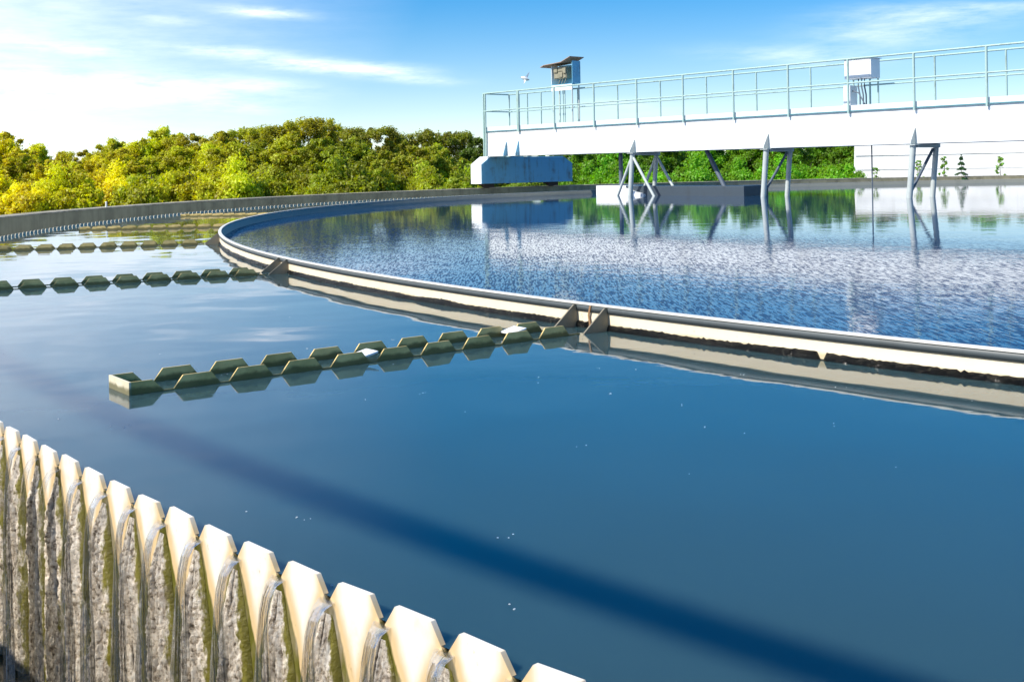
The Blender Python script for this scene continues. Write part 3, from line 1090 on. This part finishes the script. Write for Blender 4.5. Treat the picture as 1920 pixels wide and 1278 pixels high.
# ------------------------------------------------------------------ building on the right
GZ = -.9
def mat_bld():
    m, nt, b = nmat('pale_plaster')
    g = NT(nt)
    p = g.node('ShaderNodeTexCoord').outputs['Object']
    n1 = g.noise(p, .8, 7, .65)
    n2 = g.noise(p, 1.6, 6, .6, 0, (1.5, 1.5, .2))
    c = g.mix(g.sstep(n1, .42, .68), (.84, .84, .85), (.74, .74, .75))
    c = g.mix(g.math('MULTIPLY', g.sstep(n2, .55, .75), .35), c, (.5, .49, .47))
    nt.links.new(c, b.inputs['Base Color'])
    b.inputs['Roughness'].default_value = .9
    nt.links.new(g.bump(g.noise(p, 20, 5), .2, .01), b.inputs['Normal'])
    return m


M_bld = mat_bld()
BY = 53.0
def gx(u, Y): return pix_dir(u, 320).x * Y
bl = empty('pale_building', (gx(1600, BY) + 7, BY, GZ), 'long low pale plastered building behind the saplings beyond the far tank wall', 'building')
x0, x1, BT = gx(1599, BY), gx(1599, BY) + 15.0, 1.66
BS = 6.5                                                             # the long face turns this much towards the camera
foot = [(x0, BY), (x1, BY - BS), (x1 + 3, BY + 2), (x0 + 2.6, BY + 7)]
mb = MB()
mb.hexa([(x, y, GZ) for x, y in foot] + [(x + (.10 if i in (0, 3) else 0), y, BT) for i, (x, y) in enumerate(foot)])
mb.build('wall', M_bld, bl, .03)
def bface(x, z, o): return Vector((x, BY - BS * (x - x0) / 15.0 - o, z))
for z in (.40, 1.05):
    mb = MB()
    mb.hexa([bface(x0 + .12, z, .012), bface(x1, z, .012), bface(x1, z, -.01), bface(x0 + .12, z, -.01), bface(x0 + .12, z + .04, .006), bface(x1, z + .04, .006), bface(x1, z + .04, -.01), bface(x0 + .12, z + .04, -.01)])
    mb.build('string_course', M_bld, bl)
mb = MB()
mb.hexa([(x, y, BT + .001) for x, y in foot] + [(x, y, BT + .10) for x, y in foot])
mb.build('roof', M_wall, bl)

# ------------------------------------------------------------------ trees
def mat_leaf():
    m, nt, b = nmat('leaves')
    g = NT(nt)
    oi = g.node('ShaderNodeObjectInfo')
    at = g.node('ShaderNodeAttribute', attribute_name='lv').outputs['Fac']
    hsv = g.node('ShaderNodeHueSaturation', {'Hue': g.math('ADD', g.math('MULTIPLY', at, .05), .475), 'Saturation': 1.0, 'Value': g.math('ADD', g.math('MULTIPLY', at, 1.25), .55), 'Color': oi.outputs['Color']}).outputs[0]
    nt.nodes.remove(b)
    d = g.node('ShaderNodeBsdfPrincipled', {'Base Color': hsv, 'Roughness': .55}).outputs[0]
    hs2 = g.node('ShaderNodeHueSaturation', {'Hue': .49, 'Saturation': 1.1, 'Value': 1.5, 'Color': hsv}).outputs[0]
    t = g.node('ShaderNodeBsdfTranslucent', {'Color': hs2}).outputs[0]
    s = g.node('ShaderNodeMixShader', {0: .45, 1: d, 2: t}).outputs[0]
    nt.links.new(s, nt.nodes['Material Output'].inputs['Surface'])
    return m


M_leaf = mat_leaf()
M_bark = mat_concrete('bark', (.10, .075, .05), (.05, .04, .03), 6)


def leaf_mesh(name, centres, per, spread, size, seed, flat=.5):
    """many small leaf faces gathered in clumps"""
    r = np.random.default_rng(seed)
    n = len(centres) * per
    cidx = np.repeat(np.arange(len(centres)), per)
    cc = np.array([c[:3] for c in centres])[cidx]
    cs = np.array([c[3] for c in centres])[cidx]
    off = r.normal(size=(n, 3))
    off /= np.linalg.norm(off, axis=1)[:, None]
    off *= (r.random(n) ** .6 * (1 + .5 * (r.random(n) > .93)))[:, None] * (spread * cs)[:, None]
    off[:, 2] *= .8
    pos = cc + off
    nor = off / (np.linalg.norm(off, axis=1)[:, None] + 1e-6) * .7 + r.normal(size=(n, 3)) * .6 + np.array([0, 0, flat])
    nor /= np.linalg.norm(nor, axis=1)[:, None]
    t = np.cross(nor, r.normal(size=(n, 3)))
    t /= np.linalg.norm(t, axis=1)[:, None]
    b = np.cross(nor, t)
    L = size * (.6 + .8 * r.random(n))[:, None]
    W = L * .55
    v = np.empty((n, 4, 3))
    v[:, 0] = pos - t * L
    v[:, 1] = pos + b * W
    v[:, 2] = pos + t * L
    v[:, 3] = pos - b * W
    me = bpy.data.meshes.new(name)
    me.vertices.add(n * 4)
    me.vertices.foreach_set('co', v.reshape(-1))
    me.loops.add(n * 4)
    me.loops.foreach_set('vertex_index', np.arange(n * 4, dtype=np.int32))
    me.polygons.add(n)
    me.polygons.foreach_set('loop_start', np.arange(0, n * 4, 4, dtype=np.int32))
    me.update(calc_edges=True)
    cl = r.random(len(centres))[cidx] * .5 + r.random(n) * .5
    a = me.attributes.new('lv', 'FLOAT', 'POINT')
    a.data.foreach_set('value', np.repeat(cl, 4).astype(np.float32))
    me.materials.append(M_leaf)
    return me


def wood_mesh(name, H, r0, limbs):
    mb = MB()
    pts = [Vector((.04 * H * mnoise.noise(Vector((i * .7, H, 1))) * (i / 8), .04 * H * mnoise.noise(Vector((i * .7, H, 5))) * (i / 8), H * .9 * i / 8)) for i in range(9)]
    mb.path(pts, [r0 * (1 - .85 * i / 8) for i in range(9)], 8)
    for (i, tip) in limbs:
        a = pts[min(8, i)]
        tip = Vector(tip)
        mid = a.lerp(tip, .5) + Vector((0, 0, .12 * (tip - a).length))
        mb.path([a, mid, tip], [r0 * .4, r0 * .25, r0 * .08], 6)
    me = bpy.data.meshes.new(name)
    me.from_pydata(mb.v, [], mb.f)
    me.polygons.foreach_set('use_smooth', [True] * len(mb.f))
    me.materials.append(M_bark)
    return me


def make_proto(kind, seed):
    """unit tree: height 1 (scaled per tree); returns crown and trunk meshes"""
    r = random.Random(seed)
    cs = []
    limbs = []
    if kind == 'round':
        for i in range(190):
            while True:
                x, y, z = r.uniform(-1, 1), r.uniform(-1, 1), r.uniform(-1, 1)
                d = math.sqrt(x * x + y * y + z * z)
                if .35 < d < 1: break
            k = .86 + .28 * mnoise.noise(Vector((x * 1.8 + seed, y * 1.8, z * 1.8)))
            zz = .54 + z * .44 * k
            taper = 1.0 if zz < .55 else 1 - .30 * (zz - .55) / .45
            cs.append((x * .40 * k * taper, y * .40 * k * taper, zz, r.uniform(.6, 1.25)))
        for i in range(26):                                              # shoots that break the round outline
            a, q = r.uniform(0, 2 * PI), r.uniform(0, 1)
            rr = .40 * math.sin(q * 1.5)
            cs.append((rr * math.cos(a), rr * math.sin(a), .55 + .44 * math.cos(q * 1.5) + r.uniform(-.05, .015), r.uniform(.4, .75)))
        sp, sz, per = .085, .0160, 230
    elif kind == 'upright':
        for i in range(130):
            zz = r.uniform(.06, 1.0) ** .9
            rad = .25 * (1 - zz) ** .55 + .03
            a = r.uniform(0, 2 * PI)
            q = rad * r.uniform(.45, 1.0) * (.85 + .4 * mnoise.noise(Vector((a, zz * 5, seed))))
            cs.append((q * math.cos(a), q * math.sin(a), zz * .97, r.uniform(.6, 1.2)))
        sp, sz, per = .080, .0155, 210
    elif kind == 'pine':
        for i in range(120):
            zz = r.uniform(.10, 1.0)
            rad = (.40 * math.sin(PI * min(1, .25 + .72 * (1 - zz))) + .05) * (.75 + .5 * mnoise.noise(Vector((zz * 6, seed, 1))))
            a = r.uniform(0, 2 * PI)
            q = rad * r.uniform(.5, 1.05)
            cs.append((q * math.cos(a), q * math.sin(a), zz * .95, r.uniform(.7, 1.3)))
        for i in range(16):                                              # candles that break the outline
            a, q = r.uniform(0, 2 * PI), r.uniform(0, .3)
            cs.append((q * math.cos(a), q * math.sin(a), 1.0 - q * .75 + r.uniform(-.06, .02), .6))
        sp, sz, per = .072, .0135, 250
    else:                                                                # shrub
        for i in range(110):
            a, q, z = r.uniform(0, 2 * PI), math.sqrt(r.random()), r.random()
            k = .8 + .5 * mnoise.noise(Vector((math.cos(a) * 1.5, math.sin(a) * 1.5, seed)))
            cs.append((q * .85 * k * math.cos(a), q * .6 * k * math.sin(a), .06 + (.9 * k * math.sqrt(max(.02, 1 - q * q * .8))) * (.35 + .65 * z), r.uniform(.6, 1.2)))
        sp, sz, per = .20, .031, 300
    for i in range(9):
        c = cs[r.randrange(len(cs))]
        limbs.append((r.randrange(2, 8), c[:3]))
    crown = leaf_mesh('crown_' + kind, cs, per, sp, sz, seed)
    trunk = wood_mesh('trunk_' + kind, 1.0, .022, limbs)
    return crown, trunk


PROTO = {k: [make_proto(k, s) for s in ss] for k, ss in (('round', (1, 2, 3)), ('upright', (4, 5)), ('pine', (6, 7)), ('shrub', (8, 9, 10)))}
trng = random.Random(11)


def put_tree(kind, u, vtop, Y, color, label, name, cat, group, width=1.0, var=None):
    d = pix_dir(u, vtop)
    top = CAMH + d.z * Y
    H = top - GZ
    pr = PROTO[kind][trng.randrange(len(PROTO[kind])) if var is None else var]
    root = empty(name, (d.x * Y, Y, GZ), label, cat, group)
    root.rotation_euler.z = trng.uniform(0, 2 * PI)
    root.scale = (H * width, H * width, H)
    for me, nm in ((pr[0], 'crown'), (pr[1], 'trunk')):
        o = bpy.data.objects.new(nm, me)
        link(o, root)
        jit = trng.uniform(.72, 1.22) if nm == 'crown' else 1.0
        o.color = (color[0] * jit * trng.uniform(.93, 1.06), color[1] * jit, color[2] * jit, 1)
    return root


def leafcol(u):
    """leaf colour with the yellow glow of the flare put in towards the left, fresh green on the right"""
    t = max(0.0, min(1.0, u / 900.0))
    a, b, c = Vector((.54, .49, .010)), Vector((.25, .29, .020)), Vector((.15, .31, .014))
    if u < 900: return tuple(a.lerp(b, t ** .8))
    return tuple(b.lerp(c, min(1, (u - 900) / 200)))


back = [(-150, 240, 'round'), (-75, 262, 'upright'), (10, 252, 'round'), (72, 272, 'upright'), (118, 286, 'upright'), (158, 282, 'pine'), (208, 264, 'round'), (252, 268, 'upright'),
        (310, 243, 'round'), (362, 252, 'pine'), (410, 250, 'round'), (460, 240, 'pine'), (512, 236, 'pine'), (582, 222, 'pine'), (640, 240, 'pine'), (695, 238, 'pine'),
        (748, 258, 'round'), (800, 244, 'pine'), (842, 246, 'pine'), (898, 262, 'round'),
        (960, 275, 'round'), (1040, 262, 'pine'), (1100, 262, 'round'), (1170, 250, 'round'), (1245, 252, 'round'), (1320, 244, 'round'), (1395, 246, 'round'), (1470, 238, 'round'), (1545, 240, 'round'), (1600, 240, 'round')]
nmid = 0
il = ir = 0
kindw = {'round': 'round-crowned leafy tree', 'upright': 'narrow pointed tree', 'pine': 'bushy pine'}
for (u, v, k) in back:
    Y = trng.uniform(50, 60) if u < 1350 else trng.uniform(54, 62)
    if u < 905:
        if u < -20: lab = '%s behind the tank wall, beyond the left edge' % kindw[k]
        else:
            lab = '%s of the tall row left of the bridge, %s from the left' % (kindw[k], ORD[il]); il += 1
        if u == 582: lab = 'tallest bushy pine of the tree row, its crown rising highest left of the bridge'
        if u == 898: lab = 'light green round tree right beside the end post of the bridge'
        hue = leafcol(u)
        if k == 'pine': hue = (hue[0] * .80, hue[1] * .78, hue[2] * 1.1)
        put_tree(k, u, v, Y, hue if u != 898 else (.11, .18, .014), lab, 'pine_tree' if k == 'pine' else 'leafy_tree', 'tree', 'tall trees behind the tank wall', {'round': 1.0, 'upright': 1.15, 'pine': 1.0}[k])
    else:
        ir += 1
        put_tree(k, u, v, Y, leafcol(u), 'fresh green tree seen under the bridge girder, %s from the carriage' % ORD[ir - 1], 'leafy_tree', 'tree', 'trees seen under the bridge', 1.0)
for i in range(len(back) - 1):                                      # a second row filling in between and below
    (ua, va, ka), (ub, vb, kb) = back[i], back[i + 1]
    if -80 < ua < 830:
        um, vm = (ua + ub) / 2, max(va, vb) + trng.uniform(14, 30)
        lab = 'middle-row leafy tree left of the bridge, %s from the left' % ORD[nmid]
        nmid += 1
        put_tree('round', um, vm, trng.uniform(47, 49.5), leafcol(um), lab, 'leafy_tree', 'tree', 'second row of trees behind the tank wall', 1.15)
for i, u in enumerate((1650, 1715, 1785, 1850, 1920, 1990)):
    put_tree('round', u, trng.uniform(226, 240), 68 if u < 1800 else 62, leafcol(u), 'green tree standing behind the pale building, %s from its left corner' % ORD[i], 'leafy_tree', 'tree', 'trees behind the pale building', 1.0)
front = [(-90, 300), (-20, 312), (60, 325), (130, 318), (205, 316), (280, 308), (355, 300), (430, 306), (500, 300), (575, 308), (650, 302), (725, 308), (800, 312), (870, 318),
         (1085, 312), (1150, 300), (1225, 306), (1300, 298), (1375, 304), (1450, 300), (1520, 296), (1572, 292)]
il = ir = 0
for (u, v) in front:
    Y = trng.uniform(41, 45) if u < 1340 else trng.uniform(50, 53)
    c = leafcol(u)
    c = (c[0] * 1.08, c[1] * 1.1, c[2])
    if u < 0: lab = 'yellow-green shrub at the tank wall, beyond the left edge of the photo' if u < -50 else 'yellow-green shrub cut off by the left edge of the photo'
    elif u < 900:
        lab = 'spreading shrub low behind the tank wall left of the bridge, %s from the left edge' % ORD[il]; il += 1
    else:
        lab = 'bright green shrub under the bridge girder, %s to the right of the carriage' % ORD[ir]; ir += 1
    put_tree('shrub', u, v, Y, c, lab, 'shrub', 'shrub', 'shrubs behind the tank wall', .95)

put_tree('shrub', 985, 316, 42, leafcol(985), 'shrub glimpsed through the gap between the wheels under the blue carriage', 'shrub', 'shrub', 'shrubs behind the tank wall', 1.0)
# saplings in front of the building
sap = [(1640, 315, .5, 'small leafy bush at the left end of the pale building'), (1612, 322, .4, 'smallest leafy tuft at the left corner of the pale building'),
       (1722, 302, .8, 'loose leafy sapling half hidden behind a bridge leg'), (1770, 294, .9, 'slim upright sapling left of the small fir'),
       (1876, 294, .9, 'slim sapling standing alone right of the small fir')]
for i, (u, v, s, lab) in enumerate(sap):
    d = pix_dir(u, v)
    Y = 41.5
    H = CAMH + d.z * Y - GZ
    r = random.Random(50 + i)
    cs = []
    for q in range(26):
        zz = r.uniform(.35, 1.0)
        rad = (.30 if s < .6 else .16) * (1.1 - zz) + .02
        a = r.uniform(0, 2 * PI)
        cs.append((rad * math.cos(a) * r.uniform(.5, 1.2), rad * math.sin(a), zz, r.uniform(.5, 1.2)))
    root = empty('sapling', (d.x * Y, Y, GZ), lab, 'sapling', 'saplings before the pale building')
    root.scale = (H, H, H)
    o = link(bpy.data.objects.new('crown', leaf_mesh('crown_sapling', cs, 26, .04, .022, 60 + i)), root)
    o.color = (.22, .36, .06, 1)
    link(bpy.data.objects.new('trunk', wood_mesh('trunk_sapling', 1.0, .012, [(4, c[:3]) for c in cs[:7]])), root)
# little fir
d = pix_dir(1802, 290)
Y = 41.0
H = CAMH + d.z * Y - GZ
cs = []
r = random.Random(77)
for lev in range(9):
    z = .18 + .78 * lev / 8
    rad = .24 * (1 - lev / 8.6)
    for k in range(9 - lev // 2):
        a = r.uniform(0, 2 * PI)
        for q in (.35, .7, 1.0):
            cs.append((rad * q * math.cos(a), rad * q * math.sin(a), z - .05 * q, .75))
cs.append((0, 0, .99, .35))
fir = empty('fir_tree', (d.x * Y, Y, GZ), 'small dark green fir with tiered branches before the pale building', 'fir tree')
fir.scale = (H, H, H)
o = link(bpy.data.objects.new('crown', leaf_mesh('crown_fir', cs, 40, .035, .012, 5)), fir)
o.color = (.06, .13, .05, 1)
link(bpy.data.objects.new('trunk', wood_mesh('trunk_fir', 1.0, .016, [])), fir)

# ------------------------------------------------------------------ flecks of foam on the water
mb = MB()
r = random.Random(3)
n = 0
def bead(x, y, rad, z=0.0):
    vs, fs = [], []
    m = 8
    for j in range(3):
        t = j / 3 * PI / 2
        for i in range(m):
            a = 2 * PI * i / m
            vs.append((x + rad * math.cos(t) * math.cos(a), y + rad * math.cos(t) * math.sin(a), z + rad * .6 * math.sin(t)))
    vs.append((x, y, z + rad * .6))
    for j in range(2):
        for i in range(m):
            fs.append((j * m + i, j * m + (i + 1) % m, (j + 1) * m + (i + 1) % m, (j + 1) * m + i))
    for i in range(m): fs.append((2 * m + i, 2 * m + (i + 1) % m, 3 * m))
    mb.add(vs, fs, True)
while n < 110:
    a, R = r.uniform(-160, -128), r.uniform(R_RING + .3, R_WEIR - .1)
    p = pol(R, a)
    n += 1
    for q in range(r.choice((1, 1, 1, 2, 3))):
        bead(p.x + r.uniform(-.02, .02), p.y + r.uniform(-.02, .02), r.uniform(.001, .0026))
for k in range(-2, 24):                                              # bubbles hanging at the notches
    for q in range(r.choice((0, 1, 1, 2))):
        p = pol(R_WEIR - r.uniform(.008, .03), A0 - PW * (k + .5) + r.uniform(-.1, .1))
        bead(p.x, p.y, r.uniform(.0025, .0045))
mf, ntf, bf = nmat('foam')
bf.inputs['Base Color'].default_value = (.42, .46, .48, 1)
bf.inputs['Roughness'].default_value = .2
fo = mb.build('foam_flecks', mf)
tag(fo, 'tiny pale foam flecks and bubbles floating on the near water', 'foam', kind='stuff')
